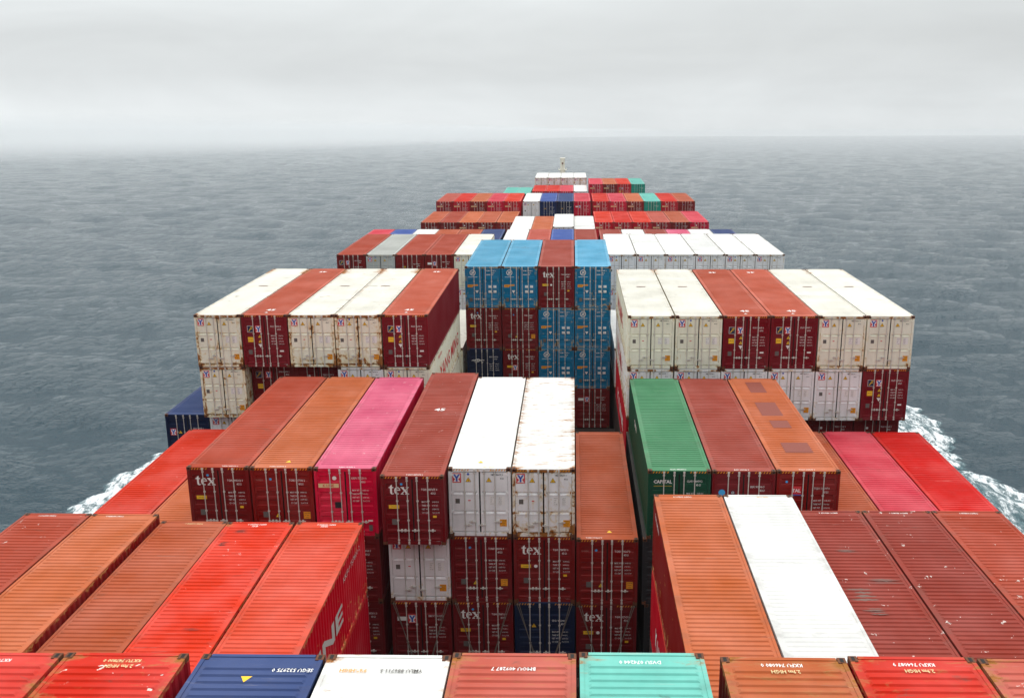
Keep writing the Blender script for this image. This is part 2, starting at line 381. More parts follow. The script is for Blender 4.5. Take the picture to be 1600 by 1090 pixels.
def tex_logo():
    """three bold serif letters"""
    d = Decal(); m = 'white'
    def bar(x0, x1, z0, z1): d.pts([(x0,z0),(x1,z0),(x1,z1),(x0,z1)], m)
    # t
    d.pts([(.05,.05),(.10,.0),(.16,0),(.16,.03),(.125,.05),(.125,.40),(.05,.34)], m); bar(0, .05, .255, .30); bar(.125, .18, .255, .30)
    d.pts([(.16,0),(.20,.04),(.19,.055),(.16,.03)], m)
    # e
    n = 14; cx, cz, ro, ri = .325, .15, .145, .075
    for i in range(n):
        a0, a1 = math.radians(20+ i*300/n - 20), math.radians(20+(i+1)*300/n - 20)
        tt = .5+.5*math.cos((a0+a1)/2-math.pi); q = ri+.03*(1-tt)
        d.pts([(cx+q*.8*math.cos(a0),cz+(q+.03*(1-tt))*math.sin(a0)),(cx+ro*.82*math.cos(a0),cz+ro*1.06*math.sin(a0)),(cx+ro*.82*math.cos(a1),cz+ro*1.06*math.sin(a1)),(cx+q*.8*math.cos(a1),cz+(q+.03*(1-tt))*math.sin(a1))][::-1], m)
    bar(cx-.07, cx+.118, cz+.005, cz+.045)
    # x
    d.pts([(.48,.27),(.66,.03),(.75,.03),(.57,.27)], m); d.line([(.49,.03),(.735,.27)], .032, m)
    for a, c in ((.455,.60),(.655,.775)): bar(a, c-.005, .27, .30)
    for a, c in ((.455,.565),(.625,.775)): bar(a, c, 0, .03)
    return d.mesh('logo')
def y_logo():
    d = Decal(); d.rect(0, 0, .34, .40, 'red'); d.rect(0, 0, .265, .325, 'white', 1)
    d.pts([(-.13,.15),(-.035,-.02),(-.035,-.15),(.035,-.15),(.035,-.02),(.13,.15),(.06,.15),(0,.055),(-.06,.15)], 'blue', 2)
    d.pts([(-.13,-.155),(-.13,.02),(-.06,-.05)], 'red', 2); d.pts([(.13,-.155),(.06,-.05),(.13,.02)], 'red', 2)
    return d.mesh('logo_plate')
def f_logo():
    d = Decal(); d.rect(0, 0, .34, .36, 'white'); d.rect(0, 0, .31, .33, 'darkblue', 1)
    d.pts([(-.12,-.12),(-.02,.02),(.10,.03),(.07,-.01),(0,-.02),(-.07,-.12)], 'yellow', 2); d.pts([(-.03,.05),(.03,.12),(.14,.13),(.11,.08)], 'yellow', 2)
    return d.mesh('logo_plate')
def ring_logo():
    d = Decal(); d.ring(0, 0, .20, .04, 'white'); d.line([(-.05,.09),(-.05,-.06),(-.10,-.10)], .04, 'white'); d.line([(.0,-.10),(.02,.06),(.10,.11)], .038, 'white'); d.line([(.09,.10),(.05,-.02),(.01,-.05)], .03, 'white')
    d.rect(.0, -.30, .62, .022, 'white'); return d.mesh('logo')
def squiggle_logo():
    d = Decal()
    d.line([(-.42,.0),(-.3,.06),(-.2,.03),(-.12,.09),(0,.12),(.12,.08),(.2,.02),(.32,.05),(.45,.03)], .05, 'white')
    d.line([(-.12,.09),(-.14,-.03),(-.02,-.08),(.1,-.05),(.12,.06)], .045, 'white'); d.line([(-.3,.0),(-.22,-.06),(-.1,-.1)], .03, 'white'); d.line([(.2,.02),(.26,-.09),(.38,-.12)], .03, 'white'); d.disc(0, .02, .05, 'white')
    return d.mesh('logo')
def kline_label(i=0):
    d = Decal(); d.rect(0, 0, .80, .17, 'cream'); d.text('K LINE', 0, -.052, .16, 'red', .02, .95, 1, True); return d.mesh('logo_plate')
def tal_label():
    d = Decal(); d.rect(0, 0, .38, .34, 'red'); d.rect(0, -.185, .38, .05, 'blue'); d.text('TAL', 0, -.07, .19, 'white', .03, 1.0, 1, True); return d.mesh('logo_plate')
def tri_decal(m='yellow', up=1):
    d = Decal(); d.tri(0, 0, .23, 'black' if m == 'yellow' else m, up); d.tri(0, -.002, .19, m, up, 1)
    if m == 'yellow': d.pts([(-.012,.03),(.0,-.015),(.012,.03)][::-1], 'black', 2); d.rect(0, -.04, .02, .05, 'black', 2)
    return d.mesh('warning_triangle')
def orange_plate():
    d = Decal(); d.rect(0, 0, .27, .30, 'orange'); d.text('CAUTION', 0, .07, .065, 'black', .01, .75, 1, True); d.text("9'6\" HIGH", 0, -.02, .05, 'black', .01, .75, 1, True); d.text('2.9m', 0, -.11, .065, 'black', .01, .8, 1, True); return d.mesh('caution_plate')
def yellow_label(w=.40, h=.15):
    d = Decal(); d.rect(0, 0, w, h, 'yellow'); d.text('SUPER HEAVY', 0, -.018, .05, 'black', .01, .75, 1, True); return d.mesh('caution_label')
def amber_label():
    d = Decal(); d.pts([(-.36,-.09),(-.02,-.09),(-.02,.10),(-.36,.10)], 'orange'); d.pts([(-.02,-.01),(.34,.01),(.34,.11),(-.02,.10)], 'orange'); d.text('HIGH', -.19, -.03, .10, 'black', .01, .9, 1, True); return d.mesh('caution_label')
def vent_plate(w=.20, h=.24):
    d = Decal(); d.rect(0, 0, w, h, 'grey'); return d.mesh('data_plate')
def black_plate():
    d = Decal(); d.rect(0, 0, .24, .26, 'black'); return d.mesh('data_plate')
def small(m, w=.14, h=.09):
    d = Decal(); d.rect(0, 0, w, h, m); return d.mesh('sticker')
def spot(m, r=.08, inner=None):
    d = Decal(); d.disc(0, 0, r, m)
    if inner: d.ring(0, 0, r*.62, r*.2, inner, 1)
    return d.mesh('sticker')
def white_panels():
    d = Decal()
    d.rect(-.16, 0, .24, .36, 'white'); d.rect(.19, 0, .25, .36, 'white')
    for i, (a, c) in enumerate((('MAX WT', '32500 KG'), ('TARE', '3980 KG'), ('NET', '28520 KG'), ('CU CAP', '76.3 CM'))):
        z = .105-i*.085; d.text(a, -.255, z, .05, 'black', 0, .75, 1); d.text(c, .075, z+.01, .042, 'black', 0, .75, 1); d.text('62830 LB', .075, z-.035, .034, 'black', 0, .75, 1)
    return d.mesh('lettering')
def four_labels():
    d = Decal()
    for i in (0, 1):
        for x in (-.17, .17):
            z = .17-i*.34; d.rect(x, z, .20, .17, 'white'); d.text('MAX.GR' if x < 0 else '30480', x-.085, z+.02, .04, 'darkblue', 0, .8, 1); d.text('TARE' if x < 0 else '3900 KG', x-.085, z-.05, .04, 'darkblue', 0, .8, 1)
    return d.mesh('data_plate')
def number_text(num, code, m='white', size=.125, bold=.006):
    d = Decal(); d.text(num, 0, 0, size, m, bold, .72); d.text(code, .36, -.155, size, m, bold, .72); return d.mesh('lettering')
def weights_text(m='white'):
    d = Decal()
    if True:
        for i, (a, c) in enumerate((('MAX WT', '30480 KG'), ('TARE WT', '3900 KG'), ('NET WT', '26580 KG'), ('CU CAP', '76.4 CU M'))):
            z = -.50-i*.15; d.text(a, 0, z, .10, m, .002, .72); d.text(c, .40, z+.005, .085, m, .0, .72)
    return d.mesh('lettering')
def word(t, size, m='white', bold=.015, cond=.85):
    d = Decal(); d.text(t, 0, 0, size, m, bold, cond); return d.mesh('lettering')
ART = {}
def art(key, fn, *a):
    if key not in ART: ART[key] = fn(*a)
    return ART[key]

# ------------------------------------------------------------------ the container builder
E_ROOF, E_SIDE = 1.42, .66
CONT = []
rng = random.Random(5)
PFX = ['TGHU', 'TCNU', 'YMLU', 'FSCU', 'SEGU', 'BMOU']
def num_for(i, pfx): 
    r = random.Random(i*7+3); return '%s %06d %d' % (pfx, r.randint(100000, 990000), r.randint(0, 9))
def rowx(blk, k):
    if blk == 'C': return (k-1.5)*2.5
    return (5.252+1.25+k*2.5)*(-1 if blk == 'L' else 1)
# door layouts: list of (name, mesh, u, v)
def layout(typ, i, H, number):
    A = []
    tri = art('tri', tri_decal); itri = art('itri', tri_decal, 'white', -1); yl = art('yl', y_logo); op = art('op', orange_plate)
    def numb(pfx, code, m='white', rows=True, size=.125):
        n = number or num_for(i, pfx); return art(('num', n, code, m, rows), number_text, n, code, m, size)
    if typ == 'tex':
        A = [('logo', art('tex', tex_logo), .13, .265), ('caution_label', art('ylab', yellow_label), .20, .445), ('data_plate', art('vent', vent_plate), .20, .665),
             ('lettering', numb('TGHU', '45G1'), .64, .21), ('sticker', art('sy', small, 'yellow'), .84, .585), ('sticker', art('sw', small, 'white', .16, .05), .88, .955)]
        e = i % 4
        if e == 0: A.append(('sticker', art('dot', spot, 'sky', .05), .33, .12))
        elif e == 1: A.append(('logo_plate', yl, .345, .47))
        elif e == 2: A.append(('sticker', art('wd', spot, 'white', .07), .36, .445))
    elif typ == 'plain':
        A = [('lettering', art('flo', word, 'FLORENS', .085, 'dim', .01, .8), .08, .19), ('sticker', art('dot2', spot, 'sky', .05), .32, .17), ('data_plate', art('vent', vent_plate), .20, .69),
             ('warning_triangle', tri, .40, .70), ('lettering', numb('TCNU', '45G1'), .62, .20), ('caution_plate', op, .87, .70)]
    elif typ == 'white':
        A = [('logo_plate', yl, .135, .14), ('warning_triangle', tri, .32, .165), ('warning_triangle', tri, .65, .165), ('data_plate', art('gv', vent_plate, .17, .20), .14, .48),
             ('sticker', art('sr', small, 'red', .10, .04), .33, .47), ('lettering', numb('YMLU', '45G1', 'black', False, .10), .68, .105), ('lettering', art('wp', white_panels), .77, .47), ('caution_plate', op, .87, .80)]
        if i % 2: A.append(('sticker', art('dotb', spot, 'blue', .05), .32, .085))
    elif typ == 'twologo':
        A = [('logo_plate', art('fl', f_logo), .19, .27), ('logo_plate', yl, .365, .27), ('caution_label', art('yl2', yellow_label, .29, .27), .18, .47), ('warning_triangle', tri, .385, .405), ('warning_triangle', tri, .385, .50),
             ('warning_triangle', itri, .385, .59), ('data_plate', art('vent', vent_plate), .155, .71), ('lettering', numb('FSCU', 'L5G1'), .63, .235), ('sticker', art('sw3', small, 'white', .2, .08), .845, .69), ('sticker', art('sw', small, 'white', .16, .05), .91, .955)]
    elif typ == 'ring':
        A = [('logo', art('ring', ring_logo), .22, .15), ('caution_label', art('amb', amber_label), .22, .47), ('warning_triangle', itri, .33, .61), ('data_plate', art('vent', vent_plate), .16, .80),
             ('lettering', numb('HDMU', '4510', 'white', False, .13), .60, .12), ('lettering', art('hr', word, 'REEFER SAFE', .10), .60, .21), ('data_plate', art('four', four_labels), .765, .545), ('lettering', art('hs', word, 'MAX PAYLOAD', .07), .72, .80)]
    elif typ == 'navy':
        A = [('warning_triangle', tri, .32, .36), ('lettering', numb('SEGU', '45G1'), .62, .30)]
        if number and number.startswith('SEGU 5'): A.append(('logo_plate', yl, .16, .36))
    elif typ == 'squiggle':
        A = [('logo', art('squ', squiggle_logo), .30, .30), ('lettering', numb('MSKU', '45G1'), .63, .22)]
    elif typ == 'kline':
        A = [('logo_plate', art('kl', kline_label), .225, .255), ('sticker', art('kd', spot, 'white', .085), .325, .145), ('data_plate', art('bp', black_plate), .36, .54), ('lettering', numb('KKFU', '4500'), .60, .16), ('sticker', art('sw4', small, 'white', .18, .07), .87, .77), ('data_plate', art('bp2', vent_plate, .14, .26), .87, .88)]
    elif typ == 'capital':
        A = [('lettering', art('cap', word, 'CAPITAL', .20, 'white', .02, .92), .09, .185), ('lettering', numb('CLHU', '45G1'), .62, .17), ('sticker', art('capl', small, 'yellow', .7, .012), .24, .225)]
    elif typ == 'disc':
        A = [('logo', art('disc', spot, 'sky', .13), .16, .315), ('sticker', art('rg', spot, 'darkblue', .08, 'white'), .335, .315), ('lettering', numb('BSIU', '45G1'), .61, .245)]
    elif typ == 'tal':
        A = [('logo_plate', art('tal', tal_label), .32, .285), ('sticker', art('dot2', spot, 'sky', .05), .16, .16), ('lettering', numb('TCLU', '45G1'), .60, .27)]
    elif typ == 'dark':
        A = [('logo_plate', art('fl', f_logo), .16, .24), ('logo_plate', yl, .38, .24), ('caution_label', art('yl2', yellow_label, .29, .27), .18, .47), ('lettering', numb('DFSU', '45G1'), .62, .20)]
    elif typ == 'labelled':
        A = [('sticker', art('swl', small, 'white', .40, .18), .18, .27), ('logo_plate', yl, .345, .27), ('lettering', numb('BMOU', '45G1'), .62, .24)]
    elif typ == 'number':
        A = [('lettering', numb('TRHU', '45G1'), .60, .24), ('sticker', art('wd', spot, 'white', .07), .30, .25), ('warning_triangle', tri, .36, .62)]
    elif typ == 'teal':
        A = [('lettering', numb('DVSU', '45G1'), .62, .24)]
    return A
DOORKIND = dict(white='flat', teal='wave', ring='broad', twologo='broad', plain='wave', tex='wave')
def mark_roof(obj_parent, mesh, x, y, z, flip=False, name='roof_lettering'):
    o = link(name, mesh, obj_parent, (x, y, z)); o.rotation_euler = (-math.pi/2 if False else 0, 0, 0)
    o.rotation_euler = (-math.pi/2, 0, math.pi if flip else 0)
    # artwork lies in x-z facing -y: tip it back to lie on the roof facing up
    return o
def container(bay, blk, k, zt, roof, side, typ=None, look='', L=12.192, H=HT, rust=0., chips=0., dy=0., dx=0., number=None, castings=True, roofrust=None, detail=True, far_text=None, near_text=None, haz=False):
    y = BAY[bay]+dy; x = rowx(blk, k)+dx; zb = zt-H
    i = len(CONT)
    root = bpy.data.objects.new('shipping_container', None); COL.objects.link(root); jr = random.Random(i*13+7); root.location = (x+jr.uniform(-.012, .012), y+jr.uniform(-.035, .035), zb); root.rotation_euler = (0, 0, jr.uniform(-.0009, .0009)); root.empty_display_size = .5
    root['category'] = 'container'; root['group'] = "containers stacked on the ship's deck"
    CONT.append(dict(o=root, bay=bay, blk=blk, k=k, zt=zt, look=look, x=x))
    rj = rng.uniform(.93, 1.07)
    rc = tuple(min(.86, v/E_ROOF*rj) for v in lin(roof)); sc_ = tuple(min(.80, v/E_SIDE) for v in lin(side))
    def part(o, c=None, rs=None, ch=0.):
        o.color = (c or sc_)+(1,); o['rust'] = float(rust if rs is None else rs); o['chips'] = float(ch)
        return o
    part(link('body', cached(('b', L, H), lambda: body_mesh(L, H)), root), None, rust+.10 if typ == 'white' else rust)
    rf = part(link('roof', cached(('r', L, H, roof[1] > 225), lambda: roof_mesh(L, H, .012 if roof[1] > 225 else .031)), root), rc, roofrust if roofrust is not None else rust*.55, chips)
    if castings:
        cm = cached('cast', casting_mesh)
        for sx in (-1, 1):
            for yy in (.0, L-.178): link('corner_casting', cm, root, (sx*(HW-.081), yy+.089, H))
    else:
        cm = cached('cast', casting_mesh)
        for sx in (-1, 1): link('corner_casting', cm, root, (sx*(HW-.081), .089, H))
    if typ:
        kind = DOORKIND.get(typ, 'wave')
        doors = []
        for s in (0, 1):
            d = part(link('door', cached(('d', H, kind), lambda: door_mesh(H, kind)), root, (-HW+.121, 0, 0) if s == 0 else (HW-.121, 0, 0)))
            if s: d.scale = (-1, 1, 1)
            doors.append(d)
            bm = cached(('bar', H, kind), lambda: bar_mesh(H, MAT['steel']))
            us = (.255, .42) if s == 0 else (.575, .745)
            for u in us:
                xx = (u-.5)*2*HW; lx = xx+HW-.121 if s == 0 else HW-.121-xx
                link('locking_bar', bm, d, (lx, 0, 0))
            if detail:
                hm = cached('hand', handle_mesh)
                for j, u in enumerate(us):
                    xx = (u-.5)*2*HW; lx = xx+HW-.121 if s == 0 else HW-.121-xx
                    hnd = link('handle', hm, d, (lx, 0, H*(.215 if typ != 'white' else .17+.05*j)))
                    if (j == 0): hnd.scale = (1, 1, 1)
                    else: hnd.scale = (-1, 1, 1)
        lay = layout(typ, i, H, number)
        if typ not in ('white', 'ring', 'teal'):
            q = [a for a in lay if a[0] == 'lettering' and a[2] > .55][0]; lay.append(('lettering', art('wts', weights_text), q[2], q[3]))
        for nm, me, u, v in lay:
            s = 0 if u < .5 else 1; d = doors[s]
            xx = (u-.5)*2*HW
            o = link(nm, me, d, (xx+HW-.121 if s == 0 else HW-.121-xx, .0195, H*(1-v)))
            if s: o.scale = (-1, 1, 1)
    if haz:      # yellow and black hazard dashes on the end header
        [link('hazard_stripes', art('haz', hazard), root, (q, .003, H-.07)) for q in (-.72, .72)]
    if far_text:
        for t, u, m, sz, off in far_text:
            mk = art(('rt', t, m, sz), word, t, sz, m, .015, .8)
            o = link('roof_lettering', mk, rf, (u*HW, L-off, H+.0145 if off > .25 else H-.0125)); o.rotation_euler = (-math.pi/2, 0, math.pi)
    if near_text:
        for t, u, m, sz, off in near_text:
            mk = art(('rt', t, m, sz), word, t, sz, m, .015, .8)
            o = link('roof_lettering', mk, rf, (u*HW, off, H+.0145 if off > .25 else H-.0125)); o.rotation_euler = (-math.pi/2, 0, 0)
    return root, rf
def hazard():
    d = Decal()
    for sx in (0,):
        for j in range(6):
            x = (j-2.5)*.11; d.pts([(x-.04,-.035),(x+.0,-.035),(x+.04,.035),(x-.0,.035)], 'orange')
    return d.mesh('hazard_stripes')
def roof_mark(rf, mesh, name, x, y, H, flip=False, rib=True):
    o = link(name, mesh, rf, (x, y, H+(.0145 if rib else -.0125))); o.rotation_euler = (-math.pi/2, 0, math.pi if flip else 0); return o

# ------------------------------------------------------------------ the stacks
BAY = dict(A=4.15, B=19.1, C=33.8, D=47.9, E=62.5, F=78.4, G=93.4, H=108.2, I=122.9, J=137.55, K=168.2, L=182.4)
# paints: (lighter roof as seen, door / side as seen)
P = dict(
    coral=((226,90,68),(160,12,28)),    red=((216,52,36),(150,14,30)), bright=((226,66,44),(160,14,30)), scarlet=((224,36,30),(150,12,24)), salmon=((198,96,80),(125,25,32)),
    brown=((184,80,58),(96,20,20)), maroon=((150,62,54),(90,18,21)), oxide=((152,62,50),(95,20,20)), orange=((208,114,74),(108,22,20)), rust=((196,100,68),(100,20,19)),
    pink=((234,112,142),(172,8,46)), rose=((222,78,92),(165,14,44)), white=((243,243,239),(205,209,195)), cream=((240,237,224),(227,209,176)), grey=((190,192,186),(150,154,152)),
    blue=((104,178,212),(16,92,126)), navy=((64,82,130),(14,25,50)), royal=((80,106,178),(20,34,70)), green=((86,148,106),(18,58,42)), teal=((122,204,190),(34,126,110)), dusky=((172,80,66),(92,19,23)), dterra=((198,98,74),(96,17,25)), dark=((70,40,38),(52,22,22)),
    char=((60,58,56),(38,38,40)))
def put(bay, blk, k, zt, paint, typ=None, look='', **kw):
    r, s = P[paint]
    return container(bay, blk, k, zt, r, s, typ, look, **kw)
ZA, ZB, ZC, ZD, ZE = 29.33, 25.0, 26.03, 28.86, 28.84
T = 2.885
# --- row A, right under the camera: only their far ends are in the picture
W = 'white'
put('A','L',1, ZA-.05,'red', None,'bright red', number=None, chips=0, far_text=[('KKTU 757800 0', .25, W, .14, .2), ("9'6\" HIGH", .02, 'cream', .14, .42)], rust=.12, roofrust=0.35)
put('A','L',0, ZA-.06,'red', None,'red white-scratched', chips=1, rust=.2, far_text=[('KKTU 747800 0', .30, 'cream', .14, .2), ('2.9m HIGH', .25, 'cream', .15, .42)], roofrust=0.50)
r,f = put('A','C',0, ZA-.06,'navy', None,'navy blue', far_text=[('SEGU 532975 0', .92, W, .155, .50)])
roof_mark(f, art('rtri', lambda: (lambda d: (d.tri(0,0,.22,'yellow'), d.mesh('warning_triangle'))[1])(Decal())), 'warning_triangle', -.1, 12.192-.85, HT, True)
put('A','C',1, ZA-.04,'white', None,'clean white', rust=.06, far_text=[('YMLU 886711 5', .60, 'grey', .155, .50), ("9'6\"-HIGH", -.28, 'orange', .155, .50)], roofrust=0.30)
put('A','C',2, ZA+.0,'salmon', None,'dusty salmon', rust=.12, far_text=[('BMOU 409287 7', .36, W, .155, .50)], roofrust=0.45)
put('A','C',3, ZA+.05,'teal', None,'pale turquoise', rust=.1, far_text=[('DVSU 074244 0', .30, W, .155, .30)], roofrust=0.30)
put('A','R',0, ZA-.03,'orange', None,'dull orange rust-stained', rust=.34, far_text=[('KKFU 746080 0', .28, W, .155, .2), ('2.9m HIGH', .20, 'cream', .15, .45)], roofrust=0.60)
put('A','R',1, ZA-.0,'red', None,'scarlet red', rust=.18, far_text=[('KKFU 764087 9', .32, W, .155, .2), ('2.9m HIGH', .24, 'cream', .15, .45)], roofrust=0.45)
put('A','R',2, ZA+.0,'salmon', None,'rust-stained red', rust=.42, chips=.6, roofrust=0.62)
# --- row B
zl = ZB-.06
nt = lambda s, u=0.1: [(s, u, W, .12, .12)]
r,f = put('B','L',0, zl,'coral', None,'salmon red', rust=.12, far_text=[('KKFU 757800 2', .2, W, .13, .14), ('HIGH', 0, W, .13, .34)])
F_BL0 = r
r,BL1 = put('B','L',1, zl,'bright', None,'bright orange-red scuffed', rust=.2, chips=.35, far_text=[('KKFU 752250 0', .2, W, .13, .14), ('45G1', 0, W, .13, .34)])
put('B','L',2, zl,'rust', None,'orange-brown', rust=.05, far_text=[('TCNU 612390 1', .3, 'cream', .12, .14)])
put('B','L',3, zl+.29,'orange', None,'terracotta orange', rust=.05, far_text=[('TCNU 407836 2', .0, W, .12, .14)])
put('B','L',4, zl+.29,'brown', None,'brick red spotted', chips=.5, far_text=[('TGHU 805917 3', .0, W, .12, .14)])
put('B','L',0, zl-T,'red', None,'red lower-tier', number=None)
put('B','L',3, zl-T+.0,'maroon', None,'maroon lower-tier'); put('B','L',4, zl-T+.0,'brown', None,'brown lower-tier')
BR0, _ = put('B','R',0, 26.1,'orange', None,'light terracotta', rust=.05, far_text=[('TCNU 604210 8', .1, W, .12, .14)])
r,f = put('B','R',1, 26.1,'white', None,'bright white', rust=.08, far_text=[('HIGH CUBE', .3, 'orange', .1, .14)])
r,BR2 = put('B','R',2, 25.52,'oxide', None,'dark oxide-red scraped', chips=.6, rust=.16, H=HS, far_text=[('BMOU 450127 3', .3, W, .12, .14)])
put('B','R',3, 25.52,'oxide', None,'dark oxide-red white-flecked', chips=.7, rust=.08, H=HS, far_text=[('BMOU 450871 1', .3, W, .12, .14)])
put('B','R',4, 25.52,'brown', None,'faded brick red flecked', chips=.7, H=HS, far_text=[('TGHU 618224 0', .3, W, .12, .14)])
BR0b, _ = put('B','R',0, 26.1-T,'bright', None,'bright red lower-tier')
put('B','R',4, 25.52-HS-.02,'maroon', None,'maroon lower-tier')
def scrape(parent, x, y, w, l, m, seed):
    rr = random.Random(seed); b = MB()
    for j in range(4):      # ragged bands, longer across the box
        yy = y+j*l/4; x0 = x-w/2*rr.uniform(.5, 1.1); x1 = x+w/2*rr.uniform(.5, 1.1); n = 9; top = []; bot = []
        for i in range(n):
            q = x0+(x1-x0)*i/(n-1); t = math.sin(math.pi*i/(n-1)); bot.append((q, yy-l*.11*t*rr.uniform(.2, 1), 0)); top.append((q, yy+l*.11*t*rr.uniform(.2, 1), 0))
        b.poly(bot+top[::-1])
    link('paint_scrape', b.mesh('paint_scrape', [MAT[m]]), parent, (0, 0, parent['zs']))
BR2['zs'] = HS+.0140; BL1['zs'] = HT+.0140
for i, (x, y, w, l, m) in enumerate([(-.45, 6.0, .9, .8, 'scuff'), (-.35, 5.2, .7, .4, 'scuff'), (.45, 7.0, 1.1, .30, 'scuff'), (-.1, 9.0, .9, .2, 'scuff')]): scrape(BR2, x, y, w, l, m, i)
for i, (x, y, w, l, m) in enumerate([(.55, 3.1, .75, .55, 'paleworn'), (-.5, 11.3, .7, .3, 'soot'), (-.8, 10.3, .4, .35, 'soot'), (.25, 5.0, .6, .12, 'soot')]): scrape(BL1, x, y, w, l, m, 10+i)
# --- row C
put('C','L',2, ZC,'brown','tex','faded brick red', haz=True, number='TGHU 805012 3', near_text=nt('TGHU 805012 3'))
r,f = put('C','L',1, ZC,'orange','plain','orange-brown', haz=True, number='TCNU 607036 2', near_text=nt('TCNU 607036 2', -.4))
roof_mark(f, art('rtri', None), 'warning_triangle', .15, .62, HT)
put('C','L',0, ZC,'pink','kline','vivid pink', number='KKFU 757250 0', near_text=nt('KKFU 757250 0', -.2), chips=.25)
put('C','L',3, ZC-T,'orange', None,'pale orange'); put('C','L',4, ZC-T,'bright', None,'bright vermilion', chips=.1)
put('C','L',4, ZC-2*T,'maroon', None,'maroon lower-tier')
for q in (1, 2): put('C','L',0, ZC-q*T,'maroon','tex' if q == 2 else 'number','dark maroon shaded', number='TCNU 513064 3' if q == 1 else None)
r,f = put('C','C',0, ZC,'dusky','tex','long brick-red', L=13.716, dy=-.762, haz=True, number='TGHU 887675 0', near_text=nt('TGHU 887675 0', -.2), chips=.2)
roof_mark(f, art('45', word, '45', .46, 'white', .02, 1.1), 'roof_lettering', -.22, 7.6, HT)
r,f = put('C','C',1, ZC,'white','white','clean white', rust=.10, haz=True, number='YMLU 886072 3', near_text=[('YMLU 886072', .1, 'orange', .1, .12)])
roof_mark(f, art('rtri', None), 'warning_triangle', 0, .66, HT)
r,f = put('C','C',2, ZC,'white','white','rust-streaked white', rust=.66, roofrust=.64, haz=True, number='YMLU 842501 1')
r,f = put('C','C',3, ZC-2.95,'rust','plain','orange-brown sunken', haz=True, number='TCNU 794667 5', near_text=nt('TCNU 794667 5', -.7))
roof_mark(f, art('rtri', None), 'warning_triangle', .1, .66, HT)
put('C','C',0, ZC-T,'white','white','dirty white shaded', rust=.16, detail=True, dy=.1)
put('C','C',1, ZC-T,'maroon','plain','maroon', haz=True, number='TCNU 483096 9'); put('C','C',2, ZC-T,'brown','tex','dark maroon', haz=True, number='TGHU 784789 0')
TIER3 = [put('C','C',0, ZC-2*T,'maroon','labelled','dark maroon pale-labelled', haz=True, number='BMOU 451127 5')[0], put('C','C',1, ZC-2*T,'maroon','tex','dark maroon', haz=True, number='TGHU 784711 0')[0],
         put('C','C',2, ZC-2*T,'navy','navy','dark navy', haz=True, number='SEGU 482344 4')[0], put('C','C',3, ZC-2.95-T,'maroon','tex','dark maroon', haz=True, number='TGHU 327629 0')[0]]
GREEN, _ = put('C','R',0, ZC-.05,'green','capital','dark green', haz=True, number='CLHU 888474 2', near_text=nt('CLHU 888474 2', -.3))
put('C','R',1, ZC-.05,'dusky','disc','dusky brick red', haz=True, number='BSIU 905946 5', near_text=nt('BSIU 905946 5', -.3))
r,f = put('C','R',2, ZC-.05,'orange','tal','orange patch-painted', haz=True, number='TCLU 114197 0', near_text=nt('TCLU 114197 0', -.3))
def patch_mesh(w, l):
    b = MB(); n = max(1, int(l/.2)); b.box(-w/2, w/2, 0, l, 0, .003); return b.mesh('roof_patch', [MAT['patch']])
for (x, y, w, l) in ((.08, 1.9, 1.12, 1.1), (.02, 4.8, .80, .95), (-.08, 6.4, .95, 1.9), (-.05, 9.8, .78, 1.7)):
    link('roof_patch', patch_mesh(w, l), f, (x, y, HT+.0130))
put('C','R',3, ZC-T-.02,'rust', None,'rust orange narrow-showing'); put('C','R',4, ZC-T-.02,'rose', None,'pinkish red'); put('C','R',5, ZC-T-.02,'scarlet', None,'bright scarlet')
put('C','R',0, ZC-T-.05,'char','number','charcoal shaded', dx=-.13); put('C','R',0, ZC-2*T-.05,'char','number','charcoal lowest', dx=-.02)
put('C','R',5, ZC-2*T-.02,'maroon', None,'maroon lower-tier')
# --- row D (45 ft boxes)
D45 = dict(L=13.716)
def d45(blk, k, zt, paint, typ, look, **kw):
    r, f = put('D', blk, k, zt, paint, typ, look, L=13.716, **kw)
    if paint == 'dterra':
        roof_mark(f, art('45d', word, '45', .46, 'white', .02, 1.15), 'roof_lettering', -.2, 1.0, HT); roof_mark(f, art('45d', word), 'roof_lettering', .2, 12.6, HT, True)
        roof_mark(f, art('wtri', lambda: (lambda d: (d.tri(0,0,.2,'white'), d.mesh('warning_triangle'))[1])(Decal())), 'warning_triangle', 0, .55, HT)
    elif paint in ('white', 'cream'):
        roof_mark(f, art('bit', small, 'dim', .55, .10), 'sticker', 0, 7.8, HT)
    return r, f
LL = [('dterra','twologo','terracotta',0,.06),('cream','white','badly rusted cream',.74,.42),('cream','white','rust-stained cream',.60,.38),('dterra','twologo','terracotta',0,.2),('cream','white','rusty cream',.62,.34)]
DL0 = None
for k, (p, t, lk, ru, rr) in enumerate(LL):
    r, f = d45('L', k, ZD, p, t, lk, rust=ru, roofrust=rr, haz=(p == 'dterra'))
    if k == 0: DL0 = r
r,_ = d45('L',0, ZD-T,'cream','white','cream', rust=.25); DL0b = r
d45('L',1, ZD-T,'white','white','grey-white half-hidden', rust=.12)
put('D','L',2, ZD-T,'maroon','number','maroon half-hidden', haz=True, dy=.762); put('D','L',3, ZD-T,'maroon','dark','maroon set back', dy=.9)
d45('L',4, ZD-T,'cream','white','heavily rusted cream', rust=.58)
put('D','L',5, ZD-2*T-.05,'navy','navy','navy blue', dy=.75, number='SEGU 538903 1')
put('D','L',5, ZD-3*T-.05,'maroon', None,'maroon lowest', dy=.75)
put('D','L',4, ZD-2*T-.05,'white','white','white mostly hidden', dy=.75, rust=.1); put('D','L',0, ZD-2*T,'cream','white','dingy cream', dy=.4, rust=.2)
RR = [('cream','white','clean white',.26,.14),('cream','white','cream-white',.24,.14),('dterra','twologo','terracotta',0,0),('dterra','twologo','terracotta',0,0),('cream','white','cream lightly rusted',.38,.10),('cream','white','cream clean-roofed',.28,.08)]
